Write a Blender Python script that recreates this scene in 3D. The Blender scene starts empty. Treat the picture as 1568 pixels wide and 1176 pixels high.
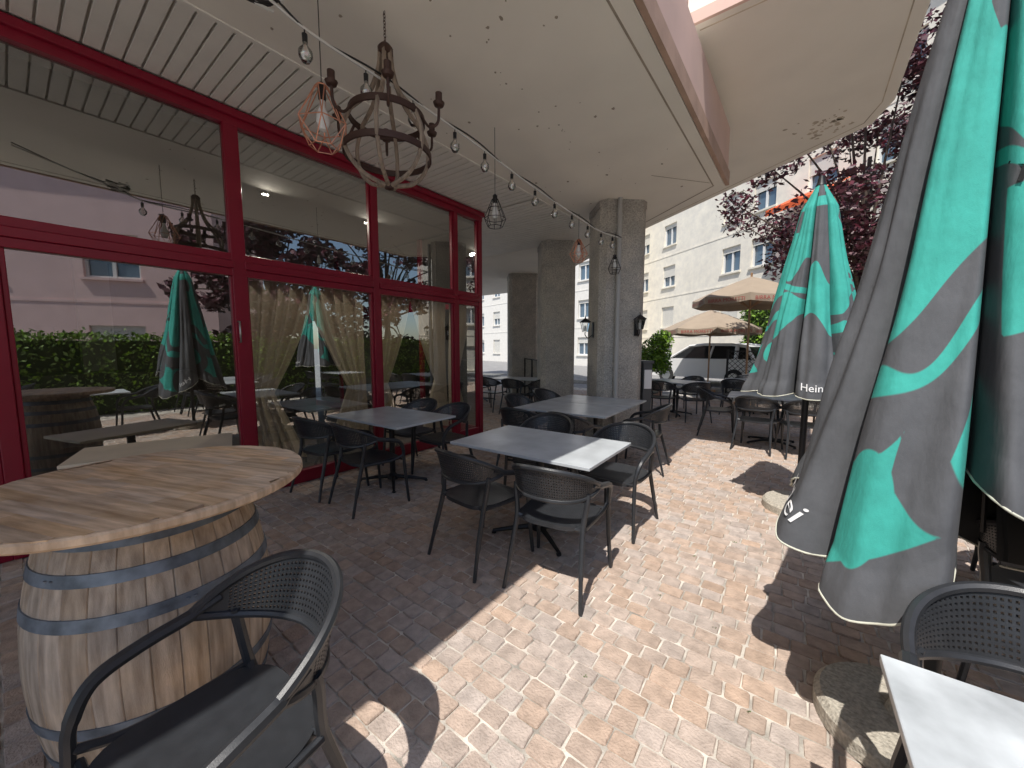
import bpy, math, random
from mathutils import Vector, Matrix, noise
random.seed(7)
R=math.radians
S=bpy.context.scene
# ------------------------------------------------------------------ helpers
def M(name,col,rough=.6,metal=0.,var=.0,scale=4.,bump=0.,bscale=60.,island=0.,col2=None,stretch=None,detail=6,spec=.5,satv=.2,pos=(.3,.7),stain=0.):
    m=bpy.data.materials.new(name); m.use_nodes=True
    nt=m.node_tree; N=nt.nodes; L=nt.links; b=N['Principled BSDF']
    b.inputs['Roughness'].default_value=rough; b.inputs['Metallic'].default_value=metal
    b.inputs['Specular IOR Level'].default_value=spec
    b.inputs['Base Color'].default_value=(*col,1)
    tc=N.new('ShaderNodeTexCoord'); mp=N.new('ShaderNodeMapping'); L.new(tc.outputs['Object'],mp.inputs[0])
    if stretch: mp.inputs['Scale'].default_value=stretch
    out=None
    if var>0 or col2:
        n=N.new('ShaderNodeTexNoise'); n.inputs['Scale'].default_value=scale; n.inputs['Detail'].default_value=detail
        L.new(mp.outputs[0],n.inputs['Vector'])
        r=N.new('ShaderNodeValToRGB'); L.new(n.outputs[0],r.inputs[0])
        r.color_ramp.elements[0].position=pos[0]; r.color_ramp.elements[1].position=pos[1]
        c0=tuple(c*(1-var) for c in col); c1=col2 if col2 else tuple(min(1,c*(1+var)) for c in col)
        r.color_ramp.elements[0].color=(*c0,1); r.color_ramp.elements[1].color=(*c1,1)
        out=r.outputs[0]
    if island>0:
        g=N.new('ShaderNodeNewGeometry'); mr=N.new('ShaderNodeMapRange')
        mr.inputs['To Min'].default_value=1-island; mr.inputs['To Max'].default_value=1+island
        L.new(g.outputs['Random Per Island'],mr.inputs[0])
        h=N.new('ShaderNodeHueSaturation'); L.new(mr.outputs[0],h.inputs['Value'])
        mr2=N.new('ShaderNodeMapRange'); ml=N.new('ShaderNodeMath'); ml.operation='FRACT'
        m3=N.new('ShaderNodeMath'); m3.operation='MULTIPLY'; m3.inputs[1].default_value=7.3
        L.new(g.outputs['Random Per Island'],m3.inputs[0]); L.new(m3.outputs[0],ml.inputs[0])
        L.new(ml.outputs[0],mr2.inputs[0]); mr2.inputs['To Min'].default_value=1-satv; mr2.inputs['To Max'].default_value=1+satv
        L.new(mr2.outputs[0],h.inputs['Saturation'])
        if out: L.new(out,h.inputs['Color'])
        else: h.inputs['Color'].default_value=(*col,1)
        out=h.outputs[0]
    if stain>0 and out:
        ns=N.new('ShaderNodeTexNoise'); ns.inputs['Scale'].default_value=2.3; ns.inputs['Detail'].default_value=8; ns.inputs['Roughness'].default_value=.65; L.new(tc.outputs['Object'],ns.inputs['Vector'])
        ms=N.new('ShaderNodeMapRange'); ms.inputs['From Min'].default_value=.35; ms.inputs['From Max'].default_value=.65; ms.inputs['To Min'].default_value=1-stain; ms.inputs['To Max'].default_value=1.08; L.new(ns.outputs[0],ms.inputs[0])
        hs=N.new('ShaderNodeHueSaturation'); L.new(out,hs.inputs['Color']); L.new(ms.outputs[0],hs.inputs['Value']); L.new(ms.outputs[0],hs.inputs['Saturation']); out=hs.outputs[0]
    if out: L.new(out,b.inputs['Base Color'])
    if bump>0:
        n2=N.new('ShaderNodeTexNoise'); n2.inputs['Scale'].default_value=bscale; n2.inputs['Detail'].default_value=4
        L.new(mp.outputs[0],n2.inputs['Vector'])
        bp=N.new('ShaderNodeBump'); bp.inputs['Strength'].default_value=bump; bp.inputs['Distance'].default_value=.01
        L.new(n2.outputs[0],bp.inputs['Height']); L.new(bp.outputs[0],b.inputs['Normal'])
    return m
def glassmat(name,tint,base,rough=0.0):
    m=bpy.data.materials.new(name); m.use_nodes=True
    nt=m.node_tree; N=nt.nodes; L=nt.links; N.remove(N['Principled BSDF']); o=N['Material Output']
    t=N.new('ShaderNodeBsdfTransparent'); t.inputs[0].default_value=(*tint,1)
    g=N.new('ShaderNodeBsdfGlossy'); g.inputs['Roughness'].default_value=rough; g.inputs['Color'].default_value=(.95,.97,.96,1)
    f=N.new('ShaderNodeFresnel'); f.inputs[0].default_value=1.5
    mr=N.new('ShaderNodeMapRange'); mr.inputs['To Min'].default_value=base; L.new(f.outputs[0],mr.inputs[0])
    mx=N.new('ShaderNodeMixShader'); L.new(mr.outputs[0],mx.inputs[0]); L.new(t.outputs[0],mx.inputs[1]); L.new(g.outputs[0],mx.inputs[2])
    L.new(mx.outputs[0],o.inputs[0]); return m
def cr(pts,n=8):
    P=[Vector(p) for p in pts]; P=[P[0]*2-P[1]]+P+[P[-1]*2-P[-2]]; out=[]
    for i in range(1,len(P)-2):
        for j in range(n):
            t=j/n; a,b,c,d=P[i-1],P[i],P[i+1],P[i+2]
            out.append(.5*((2*b)+(c-a)*t+(2*a-5*b+4*c-d)*t*t+(3*b-a-3*c+d)*t**3))
    out.append(P[-2]); return out
class MB:
    def __init__(s): s.v=[];s.f=[];s.m=[]
    def add(s,vs,fs,mi=0):
        o=len(s.v); s.v+= [tuple(v) for v in vs]; s.f+=[tuple(i+o for i in f) for f in fs]; s.m+=[mi]*len(fs)
    def box(s,x0,x1,y0,y1,z0,z1,mi=0,mat=None):
        vs=[Vector(p) for p in [(x0,y0,z0),(x1,y0,z0),(x1,y1,z0),(x0,y1,z0),(x0,y0,z1),(x1,y0,z1),(x1,y1,z1),(x0,y1,z1)]]
        if mat: vs=[mat@v for v in vs]
        s.add(vs,[(0,3,2,1),(4,5,6,7),(0,1,5,4),(1,2,6,5),(2,3,7,6),(3,0,4,7)],mi)
    def prism(s,poly,z0,z1,mi=0,mside=None):
        n=len(poly); vs=[(p[0],p[1],z0) for p in poly]+[(p[0],p[1],z1) for p in poly]
        s.add(vs,[tuple(range(n))[::-1],tuple(range(n,2*n))],mi)
        s.add(vs,[(i,(i+1)%n,n+(i+1)%n,n+i) for i in range(n)],mi if mside is None else mside)
    def tube(s,pts,r,n=8,mi=0,close=False,cap=True,flat=1.):
        P=[Vector(p) for p in pts]; k=len(P); rr=r if isinstance(r,(list,tuple)) else [r]*k
        if len(rr)<k: rr=list(rr)+[rr[-1]]*(k-len(rr))
        up=None; vs=[]
        for i in range(k):
            if close: t=(P[(i+1)%k]-P[i-1]).normalized()
            else: t=(P[min(i+1,k-1)]-P[max(i-1,0)]).normalized()
            if up is None:
                up=Vector((0,0,1)) if abs(t.z)<.9 else Vector((1,0,0))
            a=t.cross(up).normalized(); up=a.cross(t).normalized()
            for j in range(n):
                w=2*math.pi*j/n; vs.append(P[i]+a*math.cos(w)*rr[i]+up*math.sin(w)*rr[i]*flat)
        fs=[]
        for i in range(k if close else k-1):
            for j in range(n):
                fs.append((i*n+j,i*n+(j+1)%n,((i+1)%k)*n+(j+1)%n,((i+1)%k)*n+j))
        if cap and not close: fs+=[tuple(range(n))[::-1],tuple(range((k-1)*n,k*n))]
        s.add(vs,fs,mi)
    def lathe(s,prof,c=(0,0,0),n=24,mi=0,rot=0,cap=True):
        vs=[];k=len(prof)
        for r,z in prof:
            for j in range(n):
                w=2*math.pi*j/n+rot; vs.append((c[0]+r*math.cos(w),c[1]+r*math.sin(w),c[2]+z))
        fs=[(i*n+j,i*n+(j+1)%n,(i+1)*n+(j+1)%n,(i+1)*n+j) for i in range(k-1) for j in range(n)]
        if cap and prof[0][0]>1e-5: fs.append(tuple(range(n))[::-1])
        if cap and prof[-1][0]>1e-5: fs.append(tuple(range((k-1)*n,k*n)))
        s.add(vs,fs,mi)
    def obj(s,name,mats,smooth=False,bevel=0,parent=None,loc=None,rotz=0,auto=None):
        me=bpy.data.meshes.new(name); me.from_pydata(s.v,[],s.f)
        for m in mats: me.materials.append(m)
        me.polygons.foreach_set('material_index',s.m); 
        if smooth: me.polygons.foreach_set('use_smooth',[True]*len(s.f))
        me.update()
        if smooth and auto: me.set_sharp_from_angle(angle=R(auto))
        o=bpy.data.objects.new(name,me); S.collection.objects.link(o)
        if bevel: 
            b=o.modifiers.new('b','BEVEL'); b.width=bevel; b.segments=2; b.limit_method='ANGLE'
        if parent: o.parent=parent
        if loc: o.location=loc
        o.rotation_euler=(0,0,rotz)
        return o
def empty(name,loc=(0,0,0),rz=0):
    e=bpy.data.objects.new(name,None); S.collection.objects.link(e); e.location=loc; e.rotation_euler=(0,0,rz); return e
def inst(name,src,loc,rz,parent=None):
    o=bpy.data.objects.new(name,src.data); S.collection.objects.link(o)
    for m in src.modifiers:
        q=o.modifiers.new(m.name,m.type)
        if m.type=='BEVEL': q.width=m.width;q.segments=m.segments;q.limit_method=m.limit_method
    o.location=loc; o.rotation_euler=(0,0,rz); return o
def text_mesh(txt,size,extr=0.0):
    c=bpy.data.curves.new('t','FONT'); c.body=txt; c.size=size; c.align_x='CENTER'; c.align_y='CENTER'; c.extrude=extr; c.resolution_u=3
    o=bpy.data.objects.new('t',c); S.collection.objects.link(o)
    dg=bpy.context.evaluated_depsgraph_get(); me=bpy.data.meshes.new_from_object(o.evaluated_get(dg))
    bpy.data.objects.remove(o); return me
# ------------------------------------------------------------------ world, sun, camera
sd=Vector((.12,-.56,1)).normalized()
w=bpy.data.worlds.new("World"); S.world=w; w.use_nodes=True
bg=w.node_tree.nodes['Background']; sk=w.node_tree.nodes.new('ShaderNodeTexSky'); sk.sky_type='NISHITA'; sk.sun_disc=False
sk.sun_elevation=math.asin(sd.z); sk.sun_rotation=math.atan2(sd.x,sd.y); sk.altitude=300; sk.dust_density=1.2
w.node_tree.links.new(sk.outputs[0],bg.inputs[0]); bg.inputs[1].default_value=.15
sl=bpy.data.lights.new('sun','SUN'); sl.energy=5; sl.angle=R(.5); sl.color=(1,.955,.89)
so=bpy.data.objects.new('sun',sl); S.collection.objects.link(so); so.rotation_euler=(-sd).to_track_quat('-Z','Y').to_euler()
cam=bpy.data.cameras.new('camera'); co=bpy.data.objects.new('camera',cam); S.collection.objects.link(co); S.camera=co
cam.lens=13.52; cam.sensor_width=36; cam.clip_end=1000; cam.clip_start=.02
co.location=(0,0,1.5); co.rotation_euler=(R(90-5.43),0,R(37.2))
S.view_settings.view_transform='Standard'; S.view_settings.look='None'; S.view_settings.exposure=0
# ------------------------------------------------------------------ materials
m_sett=M('sett_stone',(.475,.375,.31),.85,var=.20,scale=16,bump=.7,bscale=90,island=.10,satv=.3)
m_mort=M('joint_sand',(.52,.48,.42),.95,var=.5,scale=7,bump=.5,bscale=150)
m_asph=M('asphalt',(.26,.255,.25),.9,var=.15,scale=3,bump=.3,bscale=80)
m_red=M('red_lacquer',(.26,.007,.028),.32,var=.08,scale=3)
m_glass=glassmat('tinted_glass',(.86,.88,.87),.30)
m_clear=glassmat('clear_glass',(.93,.95,.95),.06)
m_plaster=M('cream_plaster',(.91,.87,.79),.9,var=.05,scale=1.1,bump=.25,bscale=200,detail=10)
m_slat=M('slat_metal',(.86,.84,.78),.5,var=.04)
m_dark=M('dark_void',(.03,.03,.03),.9)
m_pink=M('pink_render',(.74,.54,.47),.9,var=.06,scale=2,bump=.4,bscale=150)
m_pink2=M('pink_house_render',(.80,.58,.55),.9,var=.05,scale=2)
m_fascia=M('fascia_stone',(.50,.34,.26),.8,var=.12,scale=5,bump=.3,bscale=90)
m_conc=M('aggregate_concrete',(.50,.47,.42),.9,var=.35,scale=55,bump=.9,bscale=80,stain=.25)
m_black=M('black_plastic',(.028,.030,.034),.34,var=.15,scale=20,bump=.12,bscale=500)
m_blackm=M('black_metal',(.02,.02,.022),.45,metal=.3)
m_top=M('grey_laminate',(.50,.53,.55),.3,var=.2,scale=4,detail=10)
m_toplight=M('light_laminate',(.50,.53,.55),.4,var=.28,scale=7,detail=14)
m_cream=M('cream_tabletop',(.66,.56,.42),.5,var=.08)
m_hoop=M('galvanised_hoop',(.17,.20,.24),.55,metal=.5,var=.45,scale=14)
m_pipe=M('pipe_grey',(.45,.45,.44),.45)
# ------------------------------------------------------------------ ground + paving
mb=MB(); mb.add([(-400,-400,-.03),(400,-400,-.03),(400,400,-.03),(-400,400,-.03)],[(0,1,2,3)]); mb.obj('ground',[m_asph])
mb=MB(); mb.box(-40,14,14.9,60,-.029,.10,0); mb.obj('road',[m_asph])
mb=MB(); 
for i in range(54): mb.box(-40+i,-39.01+i,14.72,14.899,-.029,.115,0)
mb.obj('kerb',[m_conc],bevel=.01)
mb=MB()
def sett_region(x0,x1,y0,y1):
    y=y0; row=0
    while y<y1:
        h=.098+random.uniform(-.005,.005); x=x0-(row%2)*.06-random.uniform(0,.04)
        while x<x1:
            wd=.122+random.uniform(-.020,.020); g=.0045
            cx=[(x+g,y+g),(x+wd-g,y+g),(x+wd-g,y+h-g),(x+g,y+h-g)]
            wv=.008*math.sin(x*2.1+y*.7)
            cx=[(a+random.uniform(-.004,.004),b+wv+random.uniform(-.004,.004)) for a,b in cx]
            mxc=sum(a for a,b in cx)/4; myc=sum(b for a,b in cx)/4
            out=[]
            for i in range(4):
                p=cx[i];q=cx[(i+1)%4];pr=cx[i-1]; t=random.uniform(.04,.11)
                out.append((p[0]+(pr[0]-p[0])*t,p[1]+(pr[1]-p[1])*t)); out.append((p[0]+(q[0]-p[0])*t,p[1]+(q[1]-p[1])*t))
            dz=random.uniform(-.003,.003); tx=random.uniform(-.035,.035);ty=random.uniform(-.035,.035)
            vs=[]
            for (sc,z) in ((1.0,-.03),(1.0,-.007),(.94,-.001)):
                for a,b in out: 
                    px=mxc+(a-mxc)*sc;py=myc+(b-myc)*sc
                    vs.append((px,py,z+(dz+tx*(a-mxc)+ty*(b-myc) if z>-.02 else 0)))
            fs=[(i,(i+1)%8,8+(i+1)%8,8+i) for i in range(8)]+[(8+i,8+(i+1)%8,16+(i+1)%8,16+i) for i in range(8)]+[tuple(range(16,24))]
            mb.add(vs,fs,0); x+=wd
        y+=h; row+=1
sett_region(-4.32,2.6,-1.2,12.2)
sett_region(-9.5,-4.32,5.0,12.2)
pav=mb.obj('sett_paving',[m_sett])
mb=MB(); mb.add([(-9.7,-6,-.009),(5,-6,-.009),(5,13,-.009),(-9.7,13,-.009)],[(0,1,2,3)]); mb.obj('paving_bed',[m_mort])
m_weed=M('weed_green',(.08,.17,.03),.8,island=.3)
mb=MB()
for (x,y) in [(-.55,2.9),(-.62,2.3),(-.35,3.3),(-.3,2.2),(-.72,1.5),(-.1,1.75),(-.42,1.2),(.02,1.35)]:
    for k in range(6):
        a=random.uniform(0,6.28); r=random.uniform(.002,.009); px=x+r*math.cos(a)*1.6;py=y+r*math.sin(a); l=random.uniform(.004,.008); b=random.uniform(0,6.28)
        mb.add([(px,py,0),(px+l*math.cos(b),py+l*math.sin(b),.004),(px+l*1.4*math.cos(b+.5),py+l*1.4*math.sin(b+.5),.007),(px+l*.4*math.cos(b+1.2),py+l*.4*math.sin(b+1.2),.005)],[(0,1,2,3)])
mb.obj('joint_weeds',[m_weed])
# ------------------------------------------------------------------ restaurant building
rb=empty('restaurant_building')
FX=-4.4
mul=[-7.4,-5.9,-4.42,-2.95,-1.47,-.02,1.43,2.92,4.33,4.89]
mb=MB()
for y in mul:
    wv=.045 if y not in (1.43,) else .06
    mb.box(FX-.05,FX+.03,y-wv,y+wv,.0,3.70)
mb.box(FX-.048,FX+.035,-8,4.938,3.56,3.69)
mb.box(FX-.02,FX+.075,-8,4.96,3.63,3.697)
for a,b in zip([-8]+mul,mul):
    w0=.045
    mb.box(FX-.046,FX+.026,a+w0,b-w0,2.18,2.25); mb.box(FX-.04,FX+.045,a+w0,b-w0,2.25,2.32); mb.box(FX-.046,FX+.026,a+w0,b-w0,2.32,2.39)
    mb.box(FX-.046,FX+.026,a+w0,b-w0,.0,.14)
    mb.box(FX-.04,FX+.012,a+w0,a+w0+.03,.14,2.18); mb.box(FX-.04,FX+.012,b-w0-.03,b-w0,.14,2.18)
    mb.box(FX-.04,FX+.012,a+w0,a+w0+.02,2.39,3.56); mb.box(FX-.04,FX+.012,b-w0-.02,b-w0,2.39,3.56)
for x in (-5.9,-7.4,-8.9,-10.4):
    mb.box(x-.045,x+.045,4.86,4.93,0,3.70)
mb.box(-12,FX-.05,4.862,4.925,3.56,3.69); mb.box(-12,FX-.05,4.864,4.922,2.18,2.39); mb.box(-12,FX-.05,4.864,4.922,0,.14)
mb.obj('window_frames',[m_red],bevel=.006,parent=rb)
mb=MB()
mb.add([(FX-.02,-8,.1),(FX-.02,4.88,.1),(FX-.02,4.88,3.6),(FX-.02,-8,3.6)],[(0,1,2,3)])
mb.add([(FX-.05,4.89,.1),(-12,4.89,.1),(-12,4.89,3.6),(FX-.05,4.89,3.6)],[(0,1,2,3)])
mb.obj('window_glass',[m_glass],parent=rb)
m_steel=M('steel_handle',(.5,.5,.5),.3,metal=1)
mb=MB()
mb.tube([(FX+.03,1.39,1.55),(FX+.07,1.39,1.55),(FX+.07,1.39,1.75),(FX+.03,1.39,1.75)],.008)
mb.obj('door_handle',[m_steel],parent=rb,smooth=True)
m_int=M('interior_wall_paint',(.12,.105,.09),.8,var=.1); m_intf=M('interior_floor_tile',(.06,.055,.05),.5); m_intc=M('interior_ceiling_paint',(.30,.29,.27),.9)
mb=MB()
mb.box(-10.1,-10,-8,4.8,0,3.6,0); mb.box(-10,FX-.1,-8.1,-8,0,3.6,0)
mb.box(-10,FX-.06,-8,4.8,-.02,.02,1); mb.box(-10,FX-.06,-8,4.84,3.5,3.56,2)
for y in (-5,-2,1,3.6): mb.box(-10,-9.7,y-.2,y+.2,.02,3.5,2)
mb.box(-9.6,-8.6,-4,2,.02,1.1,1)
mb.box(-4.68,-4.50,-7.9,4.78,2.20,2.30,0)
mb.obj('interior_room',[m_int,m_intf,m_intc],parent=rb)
# small ceiling downlights inside (lit in the photograph)
m_emit=bpy.data.materials.new('downlight_lens'); m_emit.use_nodes=True
m_emit.node_tree.nodes['Principled BSDF'].inputs['Emission Color'].default_value=(1,.93,.8,1); m_emit.node_tree.nodes['Principled BSDF'].inputs['Emission Strength'].default_value=3
for y in (2.2,3.65):
    mb=MB(); mb.lathe([(0,3.47),(.03,3.47),(.03,3.475)],(-5.7,y,0),16,1); mb.lathe([(.03,3.465),(.045,3.465),(.045,3.5)],(-5.7,y,0),16,0,cap=False)
    mb.obj('ceiling_downlight',[m_steel,m_emit],parent=rb)
    l=bpy.data.lights.new('downlight_lamp','AREA'); l.shape='DISK'; l.size=.12; l.energy=17; l.color=(1,.90,.76)
    lo=bpy.data.objects.new('downlight_lamp',l); S.collection.objects.link(lo); lo.parent=rb; lo.location=(-5.7,y,3.455); lo.rotation_euler=(0,R(-25),0)
m_curt=bpy.data.materials.new('curtain_linen'); m_curt.use_nodes=True
nt=m_curt.node_tree; nt.nodes.remove(nt.nodes['Principled BSDF'])
d=nt.nodes.new('ShaderNodeBsdfDiffuse'); t=nt.nodes.new('ShaderNodeBsdfTranslucent'); mx=nt.nodes.new('ShaderNodeMixShader'); mx.inputs[0].default_value=.35
d.inputs[0].default_value=(.78,.70,.57,1); t.inputs[0].default_value=(.76,.68,.55,1)
nt.links.new(d.outputs[0],mx.inputs[1]); nt.links.new(t.outputs[0],mx.inputs[2]); nt.links.new(mx.outputs[0],nt.nodes['Material Output'].inputs[0])
def curtain(y0,y1,side):
    mb=MB(); nu,nv=80,34; vs=[]
    for j in range(nv+1):
        t=j/nv; z=2.24-2.0*t
        tie=max(0,1-abs(t-.62)/.62) if t<.62 else 1-.45*(t-.62)/.38
        nar=1-.66*tie**1.5
        for i in range(nu+1):
            u=i/nu
            yy=y0+(y1-y0)*(u*nar if side>0 else 1-(1-u)*nar)
            vs.append((-4.59+.05*math.sin(u*34+math.sin(t*3))*(.4+nar)*.8+.02*math.sin(u*17+t*4),yy,z))
    fs=[(j*(nu+1)+i,j*(nu+1)+i+1,(j+1)*(nu+1)+i+1,(j+1)*(nu+1)+i) for j in range(nv) for i in range(nu)]
    mb.add(vs,fs); return mb.obj('curtain',[m_curt],smooth=True,parent=rb)
curtain(1.5,2.25,1); curtain(2.1,2.86,-1); curtain(2.98,3.6,1); curtain(3.6,4.28,-1); curtain(4.36,4.85,1)
# slab
slab=[(-14,-8),(-.97,-8),(-.97,-2),(-.97,6.12),(-2.5,7.35),(-8.5,12.6),(-14,12.6)]
mb=MB(); mb.prism(slab,3.74,4.42,0,1); mb.obj('slab_edge',[m_plaster,m_pink],parent=rb)
pl=[(-3.3,-7.99),(-1.0,-7.99),(-1.0,6.105),(-2.52,7.32),(-8.5,12.55),(-13.9,12.55),(-13.9,7.3),(-3.3,7.3)]
mb=MB(); mb.prism(pl,3.70,3.742,0)
mb.box(-.99,-.945,-7.9,6.11,3.69,3.86,1)
mb.obj('ceiling_plaster',[m_plaster,m_fascia],parent=rb)
mb=MB()
mb.box(-1.135,-1.12,-7.9,6.03,3.697,3.703);  # thin dark strips: groove shade put into colour, no recess cut
def strip(p,q,wd=.008,z0=3.6965,z1=3.703):
    p=Vector((*p,0));q=Vector((*q,0)); d=(q-p).normalized(); n=Vector((-d.y,d.x,0))*wd
    mb.prism([(p+n)[:2],(p-n)[:2],(q-n)[:2],(q+n)[:2]],z0,z1)
strip((-1.12,6.03),(-2.6,7.2)); strip((-2.6,7.2),(-8.4,12.3)); strip((-3.3,7.3),(-7,10.6),.012)
strip((-1.7,5.2),(-1.15,5.9),.003)
for i in range(60):
    x=random.uniform(-3.1,-1.2); y=random.uniform(.8,5.8); r=random.choice([.005,.006,.008,.012,.016])
    if i>40: x=-2.05+random.gauss(0,.06); r=random.uniform(.003,.009)
    n=7; mb.prism([(x+r*random.uniform(.6,1.3)*math.cos(k*6.283/n),y+r*random.uniform(.6,1.6)*math.sin(k*6.283/n)) for k in range(n)],3.6975,3.703)
m_scar_shade=M('scar_and_groove_shade',(.36,.31,.25),.95,var=.2)
mb.obj('ceiling_grooves',[m_scar_shade],parent=rb)
mb=MB()
y=-7.8
while y<4.9:
    mb.box(-4.32,-3.31,y,y+.093,3.705,3.722); y+=.108
y=4.98
while y<7.25:
    mb.box(-9,-3.31,y,y+.093,3.705,3.722); y+=.108
mb.box(-3.31,-3.27,-7.9,7.3,3.69,3.72)
mb.obj('ceiling_slats',[m_slat],bevel=.004,parent=rb)
wall=[(-13.5,-7.5),(-1.1,-7.5),(-1.1,6.08),(-2.6,7.27),(-8.5,12.4),(-13.5,12.4)]
mb=MB(); mb.prism(wall,4.42,10.5); mb.obj('upper_wall',[m_pink],parent=rb)
balc=[(-1.09,4.25),(.72,4.25),(.72,7.0),(.56,7.56),(-3.27,10.25),(-6,12.2),(-6.6,11.2),(-2.62,7.35),(-1.09,6.12)]
mb=MB(); mb.prism(balc,4.60,4.86,0,0)
oe=balc[0:6]
for a,b in zip(oe[:-1],oe[1:]):
    a=Vector((*a,0));b=Vector((*b,0)); d=(b-a).normalized(); n=Vector((-d.y,d.x,0))*.1
    mb.prism([a[:2],b[:2],(b+n)[:2],(a+n)[:2]],4.86,5.75,1)
mb.box(-1.09,.73,4.235,4.27,4.59,4.70,1)
mb.obj('balcony',[m_plaster,m_pink],parent=rb)
mb=MB()
ins=[(-1.0,4.37),(.6,4.37),(.6,6.97),(.47,7.46),(-3.32,10.12)]
for a,b in zip(ins[:-1],ins[1:]): strip(a,b,.006,4.5965,4.603)  # drip groove as flat strips, its shade painted in their darker tone
for i in range(60):
    x=random.gauss(.1,.18);y=random.gauss(7.2,.25); r=random.uniform(.008,.035)
    if x>.45 or y>7.6: continue
    mb.prism([(x+r*random.uniform(.4,1.4)*math.cos(k*6.283/7),y+r*random.uniform(.4,1.4)*math.sin(k*6.283/7)) for k in range(7)],4.5975,4.603)
mb.obj('balcony_drip_groove',[M('flaking_and_groove_shade',(.55,.48,.38),.95,var=.3)],parent=rb)
def column(x,y,s=.36,ch=.09,rz=R(42)):
    mb=MB(); p=[(-s,-s+ch),(-s+ch,-s),(s-ch,-s),(s,-s+ch),(s,s-ch),(s-ch,s),(-s+ch,s),(-s,s-ch)]
    mb.prism(p,0,3.70,0)
    q=[(a*1.03,b*1.03) for a,b in p]; mb.prism(q,0,.1,0); mb.prism(q,3.60,3.698,0)
    return mb.obj('concrete_column',[m_conc],bevel=.008,loc=(x,y,0),rotz=rz)
column(-2.5,6.05); column(-4.4,7.38); column(-7.1,9.9,.45); column(-12,9.5)
# ------------------------------------------------------------------ background buildings
m_cwall=M('cream_render',(.80,.75,.64),.9,var=.05,scale=.8,stain=.1)
m_wfr=M('white_window_frame',(.75,.75,.73),.5); m_shut=M('roller_shutter',(.68,.66,.60),.6)
m_bglass=M('window_pane',(.10,.15,.20),.08,spec=1.)
def bldg(name,loc,rz,L0,L1,H,wins,rows,wallm,depth=8,shutters=True,ww=1.2,wh=1.35):
    e=empty(name,loc,rz)
    xs=sorted(set([L0,L1]+[a-ww/2 for a in wins]+[a+ww/2 for a in wins])); zs=sorted(set([0,H]+[z-wh/2 for z in rows]+[z+wh/2 for z in rows]))
    mb=MB()
    for a,b in zip(xs[:-1],xs[1:]):
        for c,d in zip(zs[:-1],zs[1:]):
            mx=(a+b)/2; mz=(c+d)/2
            if any(abs(mx-q)<ww/2 for q in wins) and any(abs(mz-q)<wh/2 for q in rows): continue
            mb.add([(a,0,c),(b,0,c),(b,0,d),(a,0,d)],[(0,1,2,3)])
    for q in wins:
        for z in rows:
            a,b,c,d=q-ww/2,q+ww/2,z-wh/2,z+wh/2
            mb.add([(a,0,c),(b,0,c),(b,0,d),(a,0,d),(a,-.25,c),(b,-.25,c),(b,-.25,d),(a,-.25,d)],[(0,1,5,4),(1,2,6,5),(2,3,7,6),(3,0,4,7)])
            mb.box(a-.08,b+.08,-.02,.1,c-.08,c)
    mb.add([(L0,0,0),(L0,-depth,0),(L0,-depth,H),(L0,0,H)],[(0,1,2,3)]); mb.add([(L1,0,0),(L1,-depth,0),(L1,-depth,H),(L1,0,H)],[(0,1,2,3)])
    mb.add([(L0,-depth,0),(L1,-depth,0),(L1,-depth,H),(L0,-depth,H)],[(0,1,2,3)])
    mb.box(L0-.3,L1+.3,-depth,.4,H,H+.3)
    for z in [ (r0+r1)/2 for r0,r1 in zip(rows[:-1],rows[1:])]: mb.box(L0,L1,0.0,.02,z-.04,z+.04)
    mb.obj('walls',[wallm],parent=e)
    mb=MB()
    for q in wins:
        for z in rows:
            a,b,c,d=q-ww/2,q+ww/2,z-wh/2,z+wh/2
            mb.add([(a,-.2,c),(b,-.2,c),(b,-.2,d),(a,-.2,d)],[(0,1,2,3)],1)
            for (x0,x1,z0,z1) in ((a,a+.08,c,d),(b-.08,b,c,d),(q-.05,q+.05,c,d),(a,b,c,c+.08),(a,b,d-.08,d)):
                mb.box(x0,x1,-.19+random.uniform(0,.003),-.13+.004*(z1-z0),z0,z1,0)
            f=random.choice([0.15,.2,.5,1.0,.3]) 
            if shutters:
                zz=d
                while zz>d-wh*f: mb.box(a+.01,b-.01,-.12,-.09,zz-.045,zz,2); zz-=.05
    mb.obj('windows',[m_wfr,m_bglass,m_shut],parent=e)
    return e
bldg('apartment_building',(1.67,19.9,0),R(142.8),-9,24,13.5,[-6,-3.4,-.6,1.9,4.55,6.4,11.4,14.2,17,20.5],[.9,3.5,6.15,8.8,11.45],m_cwall)
bldg('white_building',(-24,30,0),R(142.8+20),-14,14,11,[-11,-8,-5,-2,1,4,7,10],[1.6,4.4,7.2,9.9],M('white_render',(.75,.72,.66),.9,var=.05))
bldg('pink_house',(8.5,5.2,0),R(121),-22,-.3,8.6,[-3.2,-6.8,-10.5,-14,-18],[1.5,4.6],m_pink2,ww=1.5,wh=1.5)
mb=MB()
mt=Matrix.Translation((1.67,19.9,0))@Matrix.Rotation(R(142.8),4,'Z')
mb.add([mt@Vector(p) for p in [(.5,.05,8.1),(3.2,.05,8.1),(3.3,1.3,7.5),(.4,1.3,7.5),(3.3,1.3,7.25),(.4,1.3,7.25)]],[(0,1,2,3),(3,2,4,5)])
mb.obj('orange_awning',[M('orange_canvas',(.65,.11,.03),.8)])
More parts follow.
